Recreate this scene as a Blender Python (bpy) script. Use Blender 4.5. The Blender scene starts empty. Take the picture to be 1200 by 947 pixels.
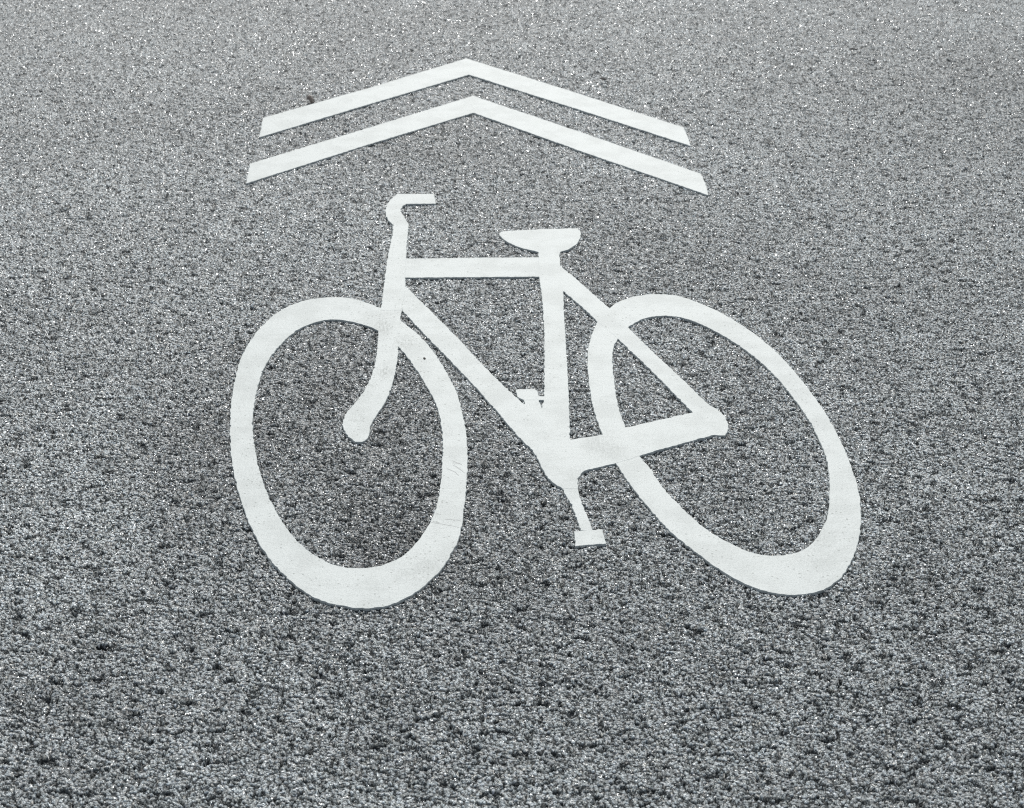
import bpy, bmesh, math, random
import numpy as np
from mathutils import Vector, geometry

random.seed(7)
S = bpy.context.scene
COL = S.collection

# ------------------------------------------------------------------ camera
cam_d = bpy.data.cameras.new('camera')
cam = bpy.data.objects.new('camera', cam_d)
COL.objects.link(cam)
cam.location = (0, 0, 1.46)
cam.rotation_euler = (math.radians(90 - 25.01755), 0, 0)
cam_d.sensor_width = 36
cam_d.lens = 2386 / 1200 * 36
cam_d.clip_start = 0.05
cam_d.clip_end = 3000
cam_d.dof.use_dof = True
cam_d.dof.focus_distance = 3.2
cam_d.dof.aperture_fstop = 14.0
S.camera = cam

# ------------------------------------------------------------------ light
SUN_EL, SUN_AZ = 38.0, 3.0          # azimuth from +Y (straight ahead) towards +X
world = bpy.data.worlds.new('World')
S.world = world
world.use_nodes = True
wn = world.node_tree
bg = wn.nodes['Background']
sky = wn.nodes.new('ShaderNodeTexSky')
sky.sky_type = 'NISHITA'
sky.sun_disc = False
sky.sun_elevation = math.radians(SUN_EL)
sky.sun_rotation = math.radians(SUN_AZ)
sky.air_density = 1.0
sky.dust_density = 2.0
sky.ozone_density = 1.0
hs = wn.nodes.new('ShaderNodeHueSaturation')          # hazy, whitish summer sky
hs.inputs['Saturation'].default_value = 0.45
wn.links.new(sky.outputs[0], hs.inputs['Color'])
wn.links.new(hs.outputs[0], bg.inputs[0])
bg.inputs[1].default_value = 0.10

sun_d = bpy.data.lights.new('sun', 'SUN')
sun_d.energy = 3.4
sun_d.angle = math.radians(0.53)
sun_d.color = (1.0, 0.985, 0.955)
sun = bpy.data.objects.new('sun', sun_d)
COL.objects.link(sun)
el, az = math.radians(SUN_EL), math.radians(SUN_AZ)
sd = Vector((math.sin(az) * math.cos(el), math.cos(az) * math.cos(el), math.sin(el)))
sun.location = sd * 20
sun.rotation_euler = sd.to_track_quat('Z', 'Y').to_euler()

S.render.engine = 'CYCLES'
S.cycles.use_denoising = False
S.cycles.pixel_filter_type = 'BLACKMAN_HARRIS'
S.cycles.filter_width = 1.1
S.cycles.sample_clamp_direct = 0
S.cycles.sample_clamp_indirect = 4
S.cycles.max_bounces = 6
S.view_settings.view_transform = 'Standard'
S.view_settings.look = 'None'
S.view_settings.exposure = 0.0
S.view_settings.gamma = 1.0


# ------------------------------------------------------------------ node helper
class N:
    def __init__(self, name):
        self.m = bpy.data.materials.new(name)
        self.m.use_nodes = True
        self.t = self.m.node_tree
        self.t.nodes.clear()
        self.out = self.t.nodes.new('ShaderNodeOutputMaterial')

    def new(self, kind, **kw):
        n = self.t.nodes.new('ShaderNode' + kind)
        for k, v in kw.items():
            setattr(n, k, v)
        return n

    def link(self, a, b):
        if isinstance(a, (int, float)):
            b.default_value = a
        elif isinstance(a, (tuple, list)):
            b.default_value = a
        else:
            self.t.links.new(a, b)

    def math(self, op, a, b=None, c=None, clamp=False):
        n = self.new('Math', operation=op, use_clamp=clamp)
        self.link(a, n.inputs[0])
        if b is not None:
            self.link(b, n.inputs[1])
        if c is not None:
            self.link(c, n.inputs[2])
        return n.outputs[0]

    def vmath(self, op, a, b=None):
        n = self.new('VectorMath', operation=op)
        self.link(a, n.inputs[0])
        if b is not None:
            self.link(b, n.inputs[1])
        return n.outputs['Value'] if op in ('LENGTH', 'DISTANCE', 'DOT_PRODUCT') else n.outputs[0]

    def ramp(self, x, a, b, lo=0.0, hi=1.0, smooth=True):
        n = self.new('MapRange')
        n.interpolation_type = 'SMOOTHSTEP' if smooth else 'LINEAR'
        self.link(x, n.inputs[0])
        n.inputs[1].default_value = a
        n.inputs[2].default_value = b
        n.inputs[3].default_value = lo
        n.inputs[4].default_value = hi
        return n.outputs[0]

    def noise(self, v, scale, detail=2, rough=0.5):
        n = self.new('TexNoise', noise_dimensions='2D')
        self.link(v, n.inputs['Vector'])
        n.inputs['Scale'].default_value = scale
        n.inputs['Detail'].default_value = detail
        n.inputs['Roughness'].default_value = rough
        return n.outputs['Fac']

    def voro(self, v, scale, feature='F1'):
        n = self.new('TexVoronoi', voronoi_dimensions='2D', feature=feature)
        self.link(v, n.inputs['Vector'])
        n.inputs['Scale'].default_value = scale
        return n

    def mix(self, f, a, b, blend='MIX'):
        n = self.new('Mix', data_type='RGBA', blend_type=blend)
        self.link(f, n.inputs[0])
        self.link(a, n.inputs[6])
        self.link(b, n.inputs[7])
        return n.outputs[2]

    def flat_xy(self):
        """ground-plane position (x, y, 0) in metres"""
        tc = self.new('TexCoord')
        sp = self.new('SeparateXYZ')
        self.link(tc.outputs['Object'], sp.inputs[0])
        cb = self.new('CombineXYZ')
        self.link(sp.outputs[0], cb.inputs[0])
        self.link(sp.outputs[1], cb.inputs[1])
        return cb.outputs[0]


# ------------------------------------------------------------------ asphalt
def asphalt():
    k = N('asphalt')
    p = k.flat_xy()
    # wobble the cells a little so that the chips are not ideal polygons
    heights, rnds = [], []

    def chips(scale, off):
        q = k.vmath('ADD', p, (off, off * 0.7, 0))
        v = k.voro(q, scale)
        col = v.outputs['Color']
        s = k.new('SeparateColor')
        k.link(col, s.inputs[0])
        d = v.outputs['Distance']                       # in cell units
        loc = k.vmath('SUBTRACT', q, v.outputs['Position'])
        tilt = k.vmath('SUBTRACT', col, (0.5, 0.5, 0.5))
        slope = k.vmath('DOT_PRODUCT', loc, tilt)       # facet tilt of every chip
        return s.outputs[0], s.outputs[1], s.outputs[2], d, slope
    r1, g1, b1, d1, s1 = chips(190, 0.0)
    r2, g2, b2, d2, s2 = chips(430, 3.1)
    # height in metres
    dome1 = k.ramp(d1, 0.25, 0.75, 1.0, 0.0)
    dome2 = k.ramp(d2, 0.25, 0.75, 1.0, 0.0)
    h = k.math('MULTIPLY', dome1, k.math('MULTIPLY_ADD', r1, 0.0021, 0.0003))
    h = k.math('ADD', h, k.math('MULTIPLY', dome2, k.math('MULTIPLY_ADD', r2, 0.0008, 0.0002)))
    h = k.math('ADD', h, k.math('MULTIPLY', s1, 0.45))
    h = k.math('ADD', h, k.math('MULTIPLY', s2, 0.40))
    n1 = k.noise(p, 75, 5, 0.68)
    pit = k.ramp(n1, 0.43, 0.33, 0.0, 1.0)              # open voids between the chips
    h = k.math('SUBTRACT', h, k.math('MULTIPLY', pit, 0.0040))
    # wider, cross-road torn voids left by the paver
    tear = k.noise(k.vmath('MULTIPLY', k.vmath('ADD', p, (7, 3, 0)), (34, 62, 0)), 1.0, 4, 0.62)
    tear = k.ramp(tear, 0.41, 0.35, 0.0, 1.0)
    # hairline gaps winding between clumps of chips
    gap = k.noise(k.vmath('MULTIPLY', k.vmath('ADD', p, (2, 9, 0)), (48, 70, 0)), 1.0, 3, 0.6)
    gap = k.ramp(k.math('ABSOLUTE', k.math('SUBTRACT', gap, 0.5)), 0.026, 0.008, 0.0, 1.0)
    gate = k.ramp(k.noise(k.vmath('ADD', p, (1, 4, 0)), 38, 3, 0.6), 0.45, 0.52, 0.0, 1.0)
    tear = k.math('MAXIMUM', tear, k.math('MULTIPLY', gap, gate))
    h = k.math('SUBTRACT', h, k.math('MULTIPLY', tear, 0.0050))
    pit = k.math('MAXIMUM', pit, tear)
    h = k.math('ADD', h, k.math('MULTIPLY', k.noise(p, 30, 3), 0.0030))
    h = k.math('SUBTRACT', h, 0.0038)
    disp = k.new('Displacement')
    k.link(h, disp.inputs['Height'])
    disp.inputs['Midlevel'].default_value = 0.0
    disp.inputs['Scale'].default_value = 1.0
    k.link(disp.outputs[0], k.out.inputs['Displacement'])

    # colour: worn stone chips, bitumen between them
    v1 = k.math('POWER', g1, 1.8)
    v2 = k.math('POWER', g2, 2.0)
    val = k.math('ADD', k.math('MULTIPLY', v1, 0.27), k.math('MULTIPLY', v2, 0.24))
    val = k.math('ADD', val, 0.165)
    quartz = k.math('MAXIMUM', k.math('GREATER_THAN', b2, 0.89), k.math('GREATER_THAN', b1, 0.965))
    val = k.math('ADD', val, k.math('MULTIPLY', quartz, 0.16))
    r3, g3, b3, d3, s3 = chips(270, 6.7)                # pale dots painting stone glints into the colour, 1.5-2.5 mm
    glint_dot = k.math('MULTIPLY', k.math('GREATER_THAN', r3, 0.85),
                   k.ramp(d3, 0.46, 0.32))
    glint_dot = k.math('MULTIPLY', glint_dot, k.math('MULTIPLY_ADD', g3, 0.6, 0.4))
    bit = k.math('MULTIPLY', k.ramp(d1, 0.38, 0.62, 0.0, 1.0), 0.92)
    bit = k.math('MAXIMUM', bit, k.math('MULTIPLY', k.ramp(d2, 0.42, 0.70, 0, 1), 0.75))
    bit = k.math('MAXIMUM', bit, k.math('MULTIPLY', pit, 0.9))
    # slow changes: random wear and dust, plus painted-in broad light and shade
    slow = k.math('MULTIPLY_ADD', k.noise(p, 1.3, 4, 0.6), 0.9, 0.95)
    patch = k.noise(p, 9, 3, 0.6)
    slow = k.math('MULTIPLY', slow, k.math('MULTIPLY_ADD', patch, 0.6, 0.70))
    at = k.new('Attribute', attribute_name='painted_tone')
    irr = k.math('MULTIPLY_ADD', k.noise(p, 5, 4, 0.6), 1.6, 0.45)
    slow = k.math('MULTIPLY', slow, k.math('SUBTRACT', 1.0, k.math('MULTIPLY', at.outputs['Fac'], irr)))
    val = k.math('MULTIPLY', val, slow)
    warm = k.mix(k.math('MULTIPLY', b1, 1.0), (0.86, 1.0, 1.07, 1), (0.96, 1.0, 0.93, 1))
    warm = k.mix(k.math('LESS_THAN', r2, 0.7), warm, (0.915, 1.005, 1.02, 1))
    grey = k.new('CombineColor')
    for i in range(3):
        k.link(val, grey.inputs[i])
    stone = k.mix(1.0, grey.outputs[0], warm, 'MULTIPLY')
    colr = k.mix(bit, stone, (0.016, 0.0205, 0.0215, 1))
    colr = k.mix(glint_dot, colr, k.mix(b3, (0.80, 0.86, 0.92, 1), (0.88, 0.86, 0.78, 1)))
    b = k.new('BsdfPrincipled')
    k.link(colr, b.inputs['Base Color'])
    rough = k.math('MULTIPLY_ADD', g2, 0.30, 0.38)
    rough = k.math('SUBTRACT', rough, k.math('MULTIPLY', quartz, k.math('SUBTRACT', rough, 0.2)))
    k.link(rough, b.inputs['Roughness'])
    b.inputs['Specular IOR Level'].default_value = 0.5
    k.link(b.outputs[0], k.out.inputs['Surface'])
    k.m.displacement_method = 'BOTH'
    return k.m


ASPHALT = asphalt()


# ------------------------------------------------------------------ road marking paint
def paint(scuffs=(), tint=(0.585, 0.63, 0.615)):
    k = N('marking_paint')
    p = k.flat_xy()
    b = k.new('BsdfPrincipled')
    mott = k.noise(p, 14, 5, 0.65)
    fine = k.noise(p, 420, 2, 0.6)
    dirt = k.math('MULTIPLY', k.ramp(mott, 0.40, 0.64), 0.22)
    dirt = k.math('ADD', dirt, k.math('MULTIPLY', k.ramp(fine, 0.48, 0.70), 0.42))
    # cross-road drag streaks from the screed
    st = k.new('VectorMath', operation='MULTIPLY')
    k.link(p, st.inputs[0])
    st.inputs[1].default_value = (9, 160, 1)
    streak = k.noise(st.outputs[0], 1.0, 3, 0.6)
    dirt = k.math('ADD', dirt, k.math('MULTIPLY', k.ramp(streak, 0.5, 0.8), 0.10))
    # grit caught in the paint
    v = k.voro(p, 150)
    s = k.new('SeparateColor')
    k.link(v.outputs['Color'], s.inputs[0])
    grit = k.math('MULTIPLY', k.ramp(v.outputs['Distance'], 0.30, 0.16),
                  k.math('GREATER_THAN', s.outputs[0], k.ramp(k.noise(k.vmath('ADD', p, (5, 5, 0)), 2.2, 2), 0.42, 0.60, 0.992, 0.90)))
    # tyre rubber scuffs at fixed places
    rub = None
    for (x, y, rx, ry, a) in scuffs:
        d = k.vmath('SUBTRACT', p, (x, y, 0))
        d = k.vmath('MULTIPLY', d, (1 / rx, 1 / ry, 0))
        f = k.ramp(k.vmath('LENGTH', d), 1.0, 0.2, 0.0, a)
        rub = f if rub is None else k.math('MAXIMUM', rub, f)
    if rub is not None:
        sc = k.noise(k.vmath('MULTIPLY', p, (1, 0.3, 1)), 260, 3, 0.7)
        rub = k.math('MULTIPLY', rub, k.ramp(sc, 0.38, 0.62))
        dirt = k.math('ADD', dirt, rub)
    dirt = k.math('ADD', dirt, k.math('MULTIPLY', grit, 0.75), clamp=True)
    c = k.mix(dirt, tint + (1,), (0.30, 0.33, 0.315, 1))
    k.link(c, b.inputs['Base Color'])
    b.inputs['Roughness'].default_value = 0.62
    b.inputs['Specular IOR Level'].default_value = 0.35
    bump = k.new('Bump')
    hh = k.math('ADD', k.math('MULTIPLY', k.noise(p, 130, 3, 0.6), 0.0007),
                k.math('MULTIPLY', k.noise(p, 500, 1, 0.5), 0.00018))
    k.link(hh, bump.inputs['Height'])
    bump.inputs['Distance'].default_value = 1.0
    bump.inputs['Strength'].default_value = 0.6
    k.link(bump.outputs[0], b.inputs['Normal'])
    k.link(b.outputs[0], k.out.inputs['Surface'])
    return k.m


def plain(name, col, rough=0.7, col2=None, scale=200):
    k = N(name)
    b = k.new('BsdfPrincipled')
    n = k.noise(k.flat_xy(), scale, 3, 0.6)
    k.link(k.mix(k.ramp(n, 0.35, 0.65), col + (1,), (col2 or col) + (1,)), b.inputs['Base Color'])
    b.inputs['Roughness'].default_value = rough
    k.link(b.outputs[0], k.out.inputs['Surface'])
    return k.m


PAINT = paint([(-0.238, 3.46, 0.028, 0.05, 0.55), (-0.196, 3.39, 0.03, 0.05, 0.5),
               (-0.225, 3.255, 0.02, 0.05, 0.55), (-0.24, 3.2, 0.02, 0.035, 0.35),
               (-0.26, 3.07, 0.02, 0.03, 0.4), (0.15, 2.97, 0.045, 0.12, 0.3),
               (0.11, 2.86, 0.03, 0.05, 0.3), (-0.13, 2.56, 0.06, 0.08, 0.25),
               (0.42, 2.62, 0.09, 0.10, 0.2), (-0.11, 3.02, 0.02, 0.04, 0.3)])
SEAM = plain('seam_groove', (0.45, 0.47, 0.46), 0.8)
LEAF = plain('dry_leaf', (0.16, 0.12, 0.095), 0.7, (0.42, 0.37, 0.33), 160)
DARK = plain('dark_debris', (0.018, 0.016, 0.015), 0.85, (0.03, 0.027, 0.025))


def tag(o, label=None, cat=None, group=None, kind=None):
    if label:
        o['label'] = label
    if cat:
        o['category'] = cat
    if group:
        o['group'] = group
    if kind:
        o['kind'] = kind
    return o


def mesh_obj(name, me, mat, parent=None):
    o = bpy.data.objects.new(name, me)
    me.materials.append(mat)
    COL.objects.link(o)
    o.parent = parent
    return o


# outlines on the road in millimetres
CURVES = {
    'wheel_front_outer': [(-336.2,3608.1),(-294.1,3595.1),(-243.4,3548.2),(-206.7,3492.0),(-163.0,3407.2),(-126.9,3302.0),(-95.0,3172.1),(-78.1,3043.5),(-71.7,2936.2),(-70.9,2834.8),(-75.1,2693.0),(-86.5,2615.4),(-103.2,2557.0),(-132.1,2500.7),(-165.8,2463.6),(-200.3,2451.1),(-230.8,2455.9),(-267.5,2472.7),(-300.9,2505.7),(-337.5,2562.2),(-371.3,2631.9),(-403.9,2727.4),(-432.4,2834.8),(-454.6,2949.2),(-472.2,3085.2),(-482.6,3232.2),(-480.9,3349.7),(-463.9,3457.8),(-433.0,3544.8),(-390.0,3593.4)],
    'wheel_front_inner': [(-327.4,3495.7),(-286.1,3478.5),(-247.2,3444.1),(-203.7,3366.2),(-174.2,3286.0),(-148.7,3201.7),(-127.0,3113.8),(-115.4,3015.9),(-111.6,2910.1),(-112.4,2810.2),(-119.6,2727.4),(-133.4,2664.8),(-157.4,2604.7),(-182.3,2577.9),(-207.7,2566.4),(-238.9,2566.4),(-266.2,2581.2),(-298.1,2615.4),(-333.2,2676.2),(-370.6,2774.4),(-398.2,2871.9),(-417.1,2962.2),(-430.9,3057.3),(-437.6,3157.1),(-436.6,3270.4),(-421.2,3366.2),(-395.9,3440.9),(-363.2,3483.4)],
    'wheel_rear_outer': [(183.4,3552.0),(211.4,3594.7),(248.2,3618.1),(281.7,3622.9),(310.2,3616.8),(338.0,3597.3),(388.5,3535.2),(436.8,3445.3),(475.0,3342.4),(506.7,3209.2),(528.7,3071.2),(538.2,2942.3),(539.0,2822.3),(528.6,2720.9),(510.3,2635.5),(480.6,2554.3),(449.7,2510.2),(418.0,2491.1),(383.9,2489.2),(347.0,2505.4),(311.7,2542.5),(272.7,2604.4),(237.4,2672.2),(211.1,2742.9),(184.2,2828.1),(164.0,2911.6),(148.6,3005.6),(136.7,3111.4),(132.9,3237.9),(136.8,3362.7),(158.4,3489.2)],
    'wheel_rear_inner': [(214.4,3458.2),(231.0,3484.2),(249.6,3504.0),(277.2,3513.9),(302.5,3510.6),(327.7,3496.6),(371.9,3442.1),(420.6,3350.1),(457.5,3245.2),(484.1,3125.1),(498.7,3018.5),(502.7,2905.6),(493.1,2810.8),(476.8,2720.9),(449.2,2651.1),(421.8,2614.9),(387.6,2602.4),(358.1,2607.5),(330.3,2630.3),(294.0,2677.5),(263.2,2742.9),(236.8,2813.1),(219.6,2881.5),(206.0,2927.5),(187.6,3032.1),(178.8,3140.5),(177.5,3279.7),(182.3,3358.9),(193.3,3402.4)],
}
SHAPES = {
    'chevron_far_left': [(-604.0,4765.1),(-595.4,4608.2),(-366.5,4864.1),(-114.2,5145.9),(-125.1,5305.4),(-372.0,5012.9)],
    'chevron_far_right': [(-125.1,5305.4),(-114.2,5145.9),(167.4,4828.1),(415.9,4543.1),(414.4,4614.8),(409.5,4688.6),(155.0,4986.3)],
    'chevron_near_left': [(-594.8,4413.8),(-586.5,4274.5),(-356.3,4530.3),(-96.6,4809.5),(-101.7,4956.9),(-361.4,4664.9)],
    'chevron_near_right': [(-101.7,4956.9),(-96.6,4809.5),(176.5,4482.7),(427.1,4194.8),(427.0,4271.6),(423.1,4341.4),(173.7,4638.1)],
    'handlebar': [(-250.8,4206.0),(-169.3,4206.0),(-163.0,4141.0),(-227.1,4139.9),(-234.6,4125.7),(-236.8,4104.0),(-234.1,4082.0),(-227.0,4058.6),(-215.8,4014.0),(-214.6,3949.9),(-247.0,3949.9),(-248.3,4008.8),(-259.4,4034.9),(-266.8,4064.4),(-270.3,4101.3),(-268.5,4135.0),(-262.4,4166.9)],
    'head_tube': [(-247.0,3960.1),(-214.7,3960.1),(-213.9,3908.3),(-211.5,3812.6),(-208.4,3708.8),(-205.9,3663.4),(-205.6,3595.1),(-206.4,3538.9),(-246.7,3538.9),(-248.0,3615.5),(-249.1,3726.2),(-249.1,3820.7)],
    'fork': [(-247.2,3556.7),(-206.2,3556.7),(-206.3,3539.8),(-208.1,3510.6),(-207.1,3487.5),(-204.4,3368.1),(-203.4,3330.2),(-203.9,3272.3),(-205.9,3215.6),(-211.0,3160.9),(-218.2,3115.2),(-227.0,3077.8),(-234.5,3042.5),(-233.7,3016.2),(-235.5,2992.9),(-243.5,2978.0),(-255.0,2978.9),(-268.7,2998.3),(-278.3,3026.9),(-282.0,3056.0),(-278.5,3088.5),(-266.8,3126.8),(-255.5,3172.4),(-246.3,3231.8),(-242.6,3296.7),(-242.6,3363.9),(-245.3,3442.5)],
    'top_tube': [(-215.0,3812.6),(-85.4,3817.3),(58.1,3820.7),(56.8,3713.8),(-83.4,3710.7),(-211.7,3708.4)],
    'down_tube': [(-210.0,3672.3),(-205.9,3663.4),(-157.7,3552.4),(-100.8,3415.5),(-49.7,3284.8),(-14.5,3201.4),(12.3,3141.9),(21.4,3125.4),(49.6,3113.1),(70.7,3039.9),(75.4,2929.1),(43.7,2913.8),(38.9,2926.3),(28.2,2958.8),(8.9,3000.5),(-24.1,3090.9),(-58.7,3183.0),(-88.7,3255.8),(-119.0,3330.2),(-159.8,3424.2),(-206.5,3540.6),(-218.1,3603.7)],
    'saddle': [(-25.4,3961.1),(-18.4,3970.7),(17.7,3976.9),(57.6,3983.0),(136.6,3988.7),(141.8,3975.3),(142.6,3955.0),(140.0,3927.8),(131.3,3893.0),(114.5,3864.1),(97.8,3850.0),(92.7,3836.5),(58.3,3836.5),(52.1,3850.0),(17.3,3872.9),(-6.1,3899.9),(-20.3,3928.8),(-26.9,3946.9)],
    'seat_tube': [(52.4,3846.1),(97.2,3846.1),(95.5,3826.9),(96.1,3772.9),(98.7,3635.1),(97.7,3441.7),(97.9,3283.4),(97.1,3118.6),(95.0,2987.1),(93.2,2929.1),(54.8,2929.1),(50.9,3039.9),(49.9,3113.8),(54.3,3141.2),(56.9,3283.4),(58.7,3441.7),(57.9,3567.3),(52.7,3713.8),(52.8,3820.7)],
    'seat_stay': [(93.2,3780.4),(134.2,3681.3),(183.0,3553.7),(214.7,3456.2),(254.5,3341.6),(289.5,3247.4),(333.0,3123.7),(341.8,3099.6),(319.4,3039.9),(303.1,3091.5),(243.5,3266.8),(193.0,3403.2),(157.7,3488.8),(129.0,3565.1),(96.9,3641.3)],
    'chain_stay': [(76.5,2980.2),(94.7,2987.1),(145.6,3005.0),(188.9,3033.1),(246.0,3062.9),(303.1,3091.5),(327.0,3128.5),(333.7,3122.7),(345.8,3104.3),(356.4,3077.8),(359.3,3046.5),(356.1,3018.5),(349.0,3003.1),(341.3,3001.2),(331.5,3005.0),(235.4,2947.6),(163.5,2899.8),(116.2,2876.4),(81.1,2877.6)],
    'bottom_bracket': [(44.4,2975.8),(94.7,2986.5),(125.8,2998.0),(124.4,2880.0),(114.5,2874.6),(108.4,2864.2),(104.2,2846.5),(102.5,2813.1),(78.3,2813.1),(64.3,2833.3),(53.8,2853.9),(46.5,2887.8),(38.7,2927.5)],
    'crank_low': [(76.4,2818.9),(102.8,2818.9),(102.8,2807.3),(106.0,2773.5),(113.6,2728.3),(121.2,2677.5),(102.1,2677.5),(98.1,2712.4),(90.3,2760.4),(79.5,2807.3)],
    'pedal_low': [(92.1,2675.9),(135.2,2682.8),(139.4,2637.1),(93.6,2630.3)],
    'crank_up': [(19.4,3150.8),(44.9,3157.1),(46.3,3137.1),(50.1,3111.1),(56.8,3056.3),(17.3,3106.4),(21.7,3125.4)],
    'pedal_up': [(6.3,3184.4),(39.4,3188.3),(43.7,3178.7),(45.5,3156.4),(58.3,3156.4),(58.1,3140.5),(45.0,3140.5),(20.0,3141.9),(15.4,3143.9),(9.2,3152.9)],
}
SCRATCHES = [[(-95.5, 2910.7), (-87.1, 2903.1), (-80.2, 2897.7)],
    [(-93.7, 2893.8), (-89.5, 2891.1), (-82.5, 2880.6), (-74.8, 2867.2)],
    [(-103.6, 2883.6), (-97.3, 2877.6), (-89.7, 2870.1), (-84.0, 2858.3)],
    [(-92.4, 2897.1), (-88.5, 2902.2), (-80.2, 2897.1)],
    [(-116.6, 2730.2), (-107.5, 2729.4)],
    [(-119.7, 2707.0), (-109.2, 2701.6)],
    [(-101.9, 2713.8), (-78.6, 2709.7)],
    [(-122.1, 2703.5), (-100.1, 2696.2), (-80.6, 2688.2)]]


# ------------------------------------------------------------------ outlines -> thick painted pieces
def spline(pts, n=7):
    out = []
    m = len(pts)
    for i in range(m):
        a, b, c, d = (Vector(pts[(i + j) % m]) for j in (-1, 0, 1, 2))
        for s in range(n):
            t = s / n
            out.append(0.5 * ((2 * b) + (c - a) * t + (2 * a - 5 * b + 4 * c - d) * t * t
                              + (3 * b - a - 3 * c + d) * t * t * t))
    return out


def clean(loop, step=5.0, rough=0.6):
    """resample the outline finely and fray it a little like real thermoplastic"""
    out = []
    m = len(loop)
    for i in range(m):
        a, b = Vector(loop[i]), Vector(loop[(i + 1) % m])
        k = max(1, int((b - a).length / step))
        for j in range(k):
            q = a.lerp(b, j / k)
            out.append(q)
    ctr = []
    for i, q in enumerate(out):
        p0, p1 = out[i - 1], out[(i + 1) % len(out)]
        t = (p1 - p0)
        if t.length < 1e-6:
            ctr.append(q)
            continue
        nrm = Vector((t.y, -t.x)).normalized()
        ctr.append(q + nrm * random.gauss(0, rough))
    return ctr


def inset(loop, d):
    area = sum(loop[i - 1].x * loop[i].y - loop[i].x * loop[i - 1].y for i in range(len(loop)))
    sg = 1 if area > 0 else -1
    out = []
    for i, q in enumerate(loop):
        t = (loop[(i + 1) % len(loop)] - loop[i - 1])
        if t.length < 1e-6:
            out.append(q.copy())
            continue
        out.append(q + Vector((-t.y, t.x)).normalized() * d * sg)
    return out


def slab(name, loops, parent, top, mat=None):
    top = 1.75 + (top - 2.5) * 0.4
    """loops: outer outline, then holes, in mm on the road; top: height in mm"""
    ls = [clean(l) for l in loops]
    verts, faces = [], []
    tops = []
    for li, l in enumerate(ls):
        ins = inset(l, 0.7 if li == 0 else -0.7)
        n = len(l)
        b0 = len(verts)
        verts += [(q.x, q.y, -3.0) for q in l]
        verts += [(q.x, q.y, top - 0.9) for q in l]
        verts += [(q.x, q.y, top) for q in ins]
        tops.append([Vector((q.x, q.y, 0)) for q in ins])
        for i in range(n):
            j = (i + 1) % n
            faces.append((b0 + i, b0 + j, b0 + n + j, b0 + n + i))
            faces.append((b0 + n + i, b0 + n + j, b0 + 2 * n + j, b0 + 2 * n + i))
    idx = []
    b0 = 0
    for l in ls:
        n = len(l)
        idx += list(range(b0 + 2 * n, b0 + 3 * n))
        b0 += 3 * n
    for t in geometry.tessellate_polygon(tops):
        faces.append(tuple(idx[i] for i in t))
    me = bpy.data.meshes.new(name)
    c = ORIGIN
    me.from_pydata([(x / 1000, y / 1000, z / 1000) for x, y, z in verts], [], faces)
    me.update()
    bm = bmesh.new()
    bm.from_mesh(me)
    bmesh.ops.recalc_face_normals(bm, faces=bm.faces)
    bm.to_mesh(me)
    bm.free()
    return mesh_obj(name, me, mat or PAINT, parent)


ORIGIN = Vector((0, 0, 0))


def root(name, label, cat, group=None):
    o = bpy.data.objects.new(name, None)
    o.empty_display_size = 0.05
    COL.objects.link(o)
    return tag(o, label, cat, group)


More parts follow.
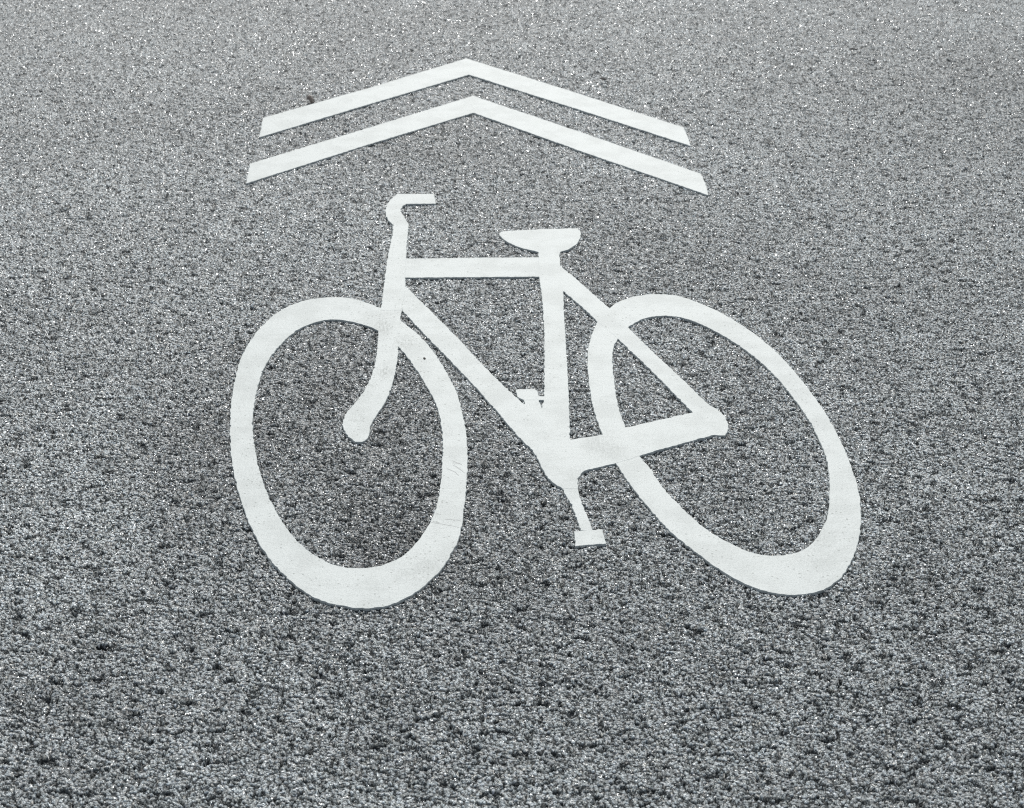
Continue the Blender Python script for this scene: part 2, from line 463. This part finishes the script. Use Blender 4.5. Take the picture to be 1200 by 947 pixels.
# ------------------------------------------------------------------ the road
def road():
    H = 1.46
    nu, nv = 1700, 2100
    fy0, fy1 = 1.55, 7.2
    # rows get further apart with distance, columns fan out: chip-sized cells where one can look closest
    inv = np.linspace(1 / (fy0 + 0.7), 1 / (fy1 + 0.7), nv)
    ys = 1 / inv - 0.7
    u = np.linspace(-1, 1, nu)
    hw = 0.36 + 0.33 * ys
    X = (hw[:, None] * u[None, :])
    Y = np.repeat(ys[:, None], nu, 1)
    Z = np.zeros_like(X)
    # a hole where one chip was torn out of the surface, and a few lesser ones
    for (px, py, r, dep) in PITS:
        d = np.hypot((X - px) / (r * 1.3), (Y - py) / r)
        Z -= dep * np.clip(1.25 - d, 0, 1) ** 0.6 * (d < 1.25)
    nfine = nu * nv
    co = np.stack([X.ravel(), Y.ravel(), Z.ravel()], 1)
    i = np.arange(nv - 1)[:, None] * nu + np.arange(nu - 1)[None, :]
    quads = np.stack([i, i + 1, i + nu + 1, i + nu], -1).reshape(-1, 4)
    # the rest of the road and ground, out to the horizon, joined to the border of the fine part
    B = 900.0
    ext = np.array([(-B, -B, 0), (B, -B, 0), (B, B, 0), (-B, B, 0)], float)
    # intermediate ring at a few metres
    R = np.array([(-9, -6, 0), (9, -6, 0), (9, 16, 0), (-9, 16, 0)], float)
    co = np.concatenate([co, R, ext])
    r0, e0 = nfine, nfine + 4
    c00, c10, c11, c01 = 0, nu - 1, nfine - 1, nfine - nu
    bottom = list(range(0, nu))
    right = [j * nu + nu - 1 for j in range(nv)]
    top = list(range(nfine - 1, nfine - nu - 1, -1))
    left = [j * nu for j in range(nv - 1, -1, -1)]
    ng = [[r0 + 1, r0] + bottom, [r0 + 2, r0 + 1] + right, [r0 + 3, r0 + 2] + top, [r0, r0 + 3] + left]
    tri = []
    for g in ng:                       # g[0], g[1] outer corners; rest the border run starting beside g[1]
        a, bq, run = g[0], g[1], g[2:]
        half = len(run) // 2
        for s in range(len(run) - 1):
            o = bq if s < half else a
            tri.append((run[s + 1], run[s], o))
        tri.append((run[half], bq, a))
    q4 = [(e0 + s, e0 + (s + 1) % 4, r0 + (s + 1) % 4, r0 + s) for s in range(4)]
    quads = np.concatenate([quads, np.array(q4)])
    tri = np.array(tri)
    me = bpy.data.meshes.new('road')
    me.vertices.add(len(co))
    me.vertices.foreach_set('co', co.astype(np.float32).ravel())
    nl = quads.size + tri.size
    me.loops.add(nl)
    me.loops.foreach_set('vertex_index', np.concatenate([quads.ravel(), tri.ravel()]).astype(np.int32))
    npoly = len(quads) + len(tri)
    me.polygons.add(npoly)
    st = np.concatenate([np.arange(len(quads)) * 4, quads.size + np.arange(len(tri)) * 3]).astype(np.int32)
    me.polygons.foreach_set('loop_start', st)
    # broad light and shade over the road, put into its colour as blotches
    a = me.attributes.new('painted_tone', 'FLOAT', 'POINT')
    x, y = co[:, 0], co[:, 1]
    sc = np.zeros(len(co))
    for (px, py, rx, ry, s) in PAINTED_SHADE:
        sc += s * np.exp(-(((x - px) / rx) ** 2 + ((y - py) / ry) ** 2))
    for (px, py, r, dep) in PITS:          # darker colour at the bottom of the holes
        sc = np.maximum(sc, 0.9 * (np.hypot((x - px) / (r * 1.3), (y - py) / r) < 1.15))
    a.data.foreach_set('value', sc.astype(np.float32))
    me.update(calc_edges=True)
    me.validate()
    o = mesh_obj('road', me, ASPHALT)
    tag(o, 'worn grey asphalt road surface of small stone chips', None, None, 'structure')
    del o['label']
    return o


PITS = [(-0.5536, 2.3553, 0.0055, 0.007)]
PAINTED_SHADE = [(-0.273, 2.914, 0.205, 0.579, 0.26),  # positive blots paint shade into the asphalt colour, negative ones paint light
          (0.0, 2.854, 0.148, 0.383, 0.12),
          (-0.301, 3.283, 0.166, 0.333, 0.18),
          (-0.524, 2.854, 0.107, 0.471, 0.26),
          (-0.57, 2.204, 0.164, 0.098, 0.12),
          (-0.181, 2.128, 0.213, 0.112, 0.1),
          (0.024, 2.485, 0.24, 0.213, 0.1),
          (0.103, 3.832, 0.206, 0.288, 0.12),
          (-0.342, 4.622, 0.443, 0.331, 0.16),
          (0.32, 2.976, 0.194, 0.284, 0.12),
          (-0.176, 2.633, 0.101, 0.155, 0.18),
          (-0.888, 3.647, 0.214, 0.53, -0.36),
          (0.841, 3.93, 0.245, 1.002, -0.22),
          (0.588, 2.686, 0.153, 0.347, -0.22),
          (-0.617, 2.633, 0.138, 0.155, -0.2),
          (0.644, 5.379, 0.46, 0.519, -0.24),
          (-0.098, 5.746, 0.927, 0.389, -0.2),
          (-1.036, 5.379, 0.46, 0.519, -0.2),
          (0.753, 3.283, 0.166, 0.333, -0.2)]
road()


# ------------------------------------------------------------------ chevrons
def chevron(key, label, top):
    r = root('chevron_marking', label, 'road marking', 'chevron stripes of the shared lane marking')
    lap = [Vector(p) for p in SHAPES[key + '_left']]
    rt = [Vector(p) for p in SHAPES[key + '_right']]      # the left strip runs a little under the right one
    lap[4] = lap[4] + ((rt[-1] - rt[0]).normalized() * 5 + (rt[1] - rt[0]).normalized() * 1.5)
    lap[3] = lap[3] + ((rt[2] - rt[1]).normalized() * 5 - (rt[1] - rt[0]).normalized() * 1.5)
    slab('arm', [lap], r, top)
    slab('arm', [[Vector(p) for p in SHAPES[key + '_right']]], r, top + 0.25)
    return r


chevron('chevron_far', 'white painted chevron farthest from the bicycle symbol, the shorter of the two', 2.6)
chevron('chevron_near', 'white painted chevron just above the handlebar and saddle, the longer of the two', 2.6)

# ------------------------------------------------------------------ the bicycle symbol
bike = root('bicycle_marking', 'large stretched white bicycle symbol painted on the asphalt below two chevrons', 'road marking')


def sm(key):
    return spline([Vector(p) for p in CURVES[key]])


def sh(key, smooth=False):
    l = [Vector(p) for p in SHAPES[key]]
    return spline(l, 4) if smooth else l


fw = slab('wheel', [sm('wheel_front_outer'), sm('wheel_front_inner')], bike, 2.3)
rw = slab('wheel', [sm('wheel_rear_outer'), sm('wheel_rear_inner')], bike, 2.2)
slab('fork', [sh('fork')], bike, 2.7)
slab('head_tube', [sh('head_tube')], bike, 2.95)
slab('handlebar', [sh('handlebar')], bike, 2.55)
slab('top_tube', [sh('top_tube')], bike, 2.4)
slab('down_tube', [sh('down_tube')], bike, 2.5)
slab('seat_tube', [sh('seat_tube')], bike, 2.8)
slab('saddle', [sh('saddle')], bike, 2.6)
slab('seat_stay', [sh('seat_stay')], bike, 2.45)
slab('chain_stay', [sh('chain_stay')], bike, 2.65)
slab('bottom_bracket', [sh('bottom_bracket')], bike, 3.05)
ck = slab('crank', [sh('crank_low')], bike, 2.75)
slab('pedal', [sh('pedal_low')], ck, 2.35)
ck = slab('crank', [sh('crank_up')], bike, 2.35)
slab('pedal', [sh('pedal_up')], ck, 2.6)


# scratches on the front wheel
def scratch(pts, w, z, parent):
    vs, fs = [], []
    P = [Vector(p) for p in pts]
    for i, q in enumerate(P):
        t = (P[min(i + 1, len(P) - 1)] - P[max(i - 1, 0)]).normalized()
        n = Vector((-t.y, t.x)) * w * (0.3 + 0.7 * math.sin(math.pi * (i + 0.5) / len(P)))
        for s in (-1, 1):
            vs.append(((q.x + n.x * s) / 1000, (q.y + n.y * s) / 1000, z / 1000))
    for i in range(len(P) - 1):
        fs.append((2 * i, 2 * i + 1, 2 * i + 3, 2 * i + 2))
    me = bpy.data.meshes.new('scratch')
    me.from_pydata(vs, [], fs)
    mesh_obj('scratch', me, SEAM, parent)


for s in SCRATCHES:
    scratch(s, 0.8, 1.67 + 0.08, fw)


# ------------------------------------------------------------------ debris
def leaf(name, x, y, z, L, W, curl, rz, mat, label, cat, stem=0.0):
    vs, fs = [], []
    nu_, nv_ = 10, 6
    rnd = random.Random(int(x * 1e4))
    for side in (0, 1):
        for i in range(nu_ + 1):
            a = i / nu_
            half = W * (math.sin(math.pi * (0.08 + 0.84 * a)) ** 0.7) * (1 + rnd.uniform(-.15, .15)) / 2
            for j in range(nv_ + 1):
                b = j / nv_ * 2 - 1
                hx = (a - 0.5) * L
                hy = b * half
                hz = curl * (1 - b * b) + curl * 0.5 * math.sin(a * 5) + (0.0006 if side else 0)
                vs.append((hx, hy, hz + 0.0004))
    m = (nu_ + 1) * (nv_ + 1)
    for i in range(nu_):
        for j in range(nv_):
            q = i * (nv_ + 1) + j
            fs.append((q, q + nv_ + 1, q + nv_ + 2, q + 1)[::-1])
            fs.append((m + q, m + q + nv_ + 1, m + q + nv_ + 2, m + q + 1))
    rim = [i * (nv_ + 1) for i in range(nu_ + 1)] + [nu_ * (nv_ + 1) + j for j in range(1, nv_ + 1)] + \
          [i * (nv_ + 1) + nv_ for i in range(nu_ - 1, -1, -1)] + [j for j in range(nv_ - 1, 0, -1)]
    for s in range(len(rim)):
        a, b = rim[s], rim[(s + 1) % len(rim)]
        fs.append((a, b, b + m, a + m))
    if stem:
        b0 = len(vs)
        for i in range(5):
            t = i / 4
            for c in range(5):
                an = c / 5 * 2 * math.pi
                r = 0.0009 * (1 - 0.5 * t)
                vs.append((L * 0.45 + stem * t, math.cos(an) * r - 0.2 * stem * t * t, 0.001 + math.sin(an) * r))
        for i in range(4):
            for c in range(5):
                fs.append((b0 + i * 5 + c, b0 + i * 5 + (c + 1) % 5, b0 + (i + 1) * 5 + (c + 1) % 5, b0 + (i + 1) * 5 + c))
    me = bpy.data.meshes.new(name)
    me.from_pydata(vs, [], fs)
    o = mesh_obj(name, me, mat)
    o.location = (x, y, z)
    o.rotation_euler = (0, 0, rz)
    return tag(o, label, cat)


leaf('leaf_fragment', -0.500, 4.903, 0.0035, 0.019, 0.020, 0.009, -0.3, LEAF,
     'small curled brown leaf fragment touching the far chevron\'s left arm', 'leaf')
leaf('seed_husk', 0.234, 5.083, 0.007, 0.017, 0.018, 0.002, -0.25, DARK,
     'tiny dark seed husk with stem behind the far chevron\'s right arm', 'seed husk', stem=0.012)
leaf('twig', 0.919, 5.37, 0.007, 0.022, 0.012, 0.002, 0.0, DARK,
     'tiny dark twig on the bare asphalt near the top right corner', 'twig', stem=0.008)
leaf('tar_speck', -0.1556, 3.3159, 0.0015, 0.0042, 0.008, 0.0006, 0.2, DARK,
     'black tar speck stuck on the upper right of the front wheel symbol', 'tar speck')
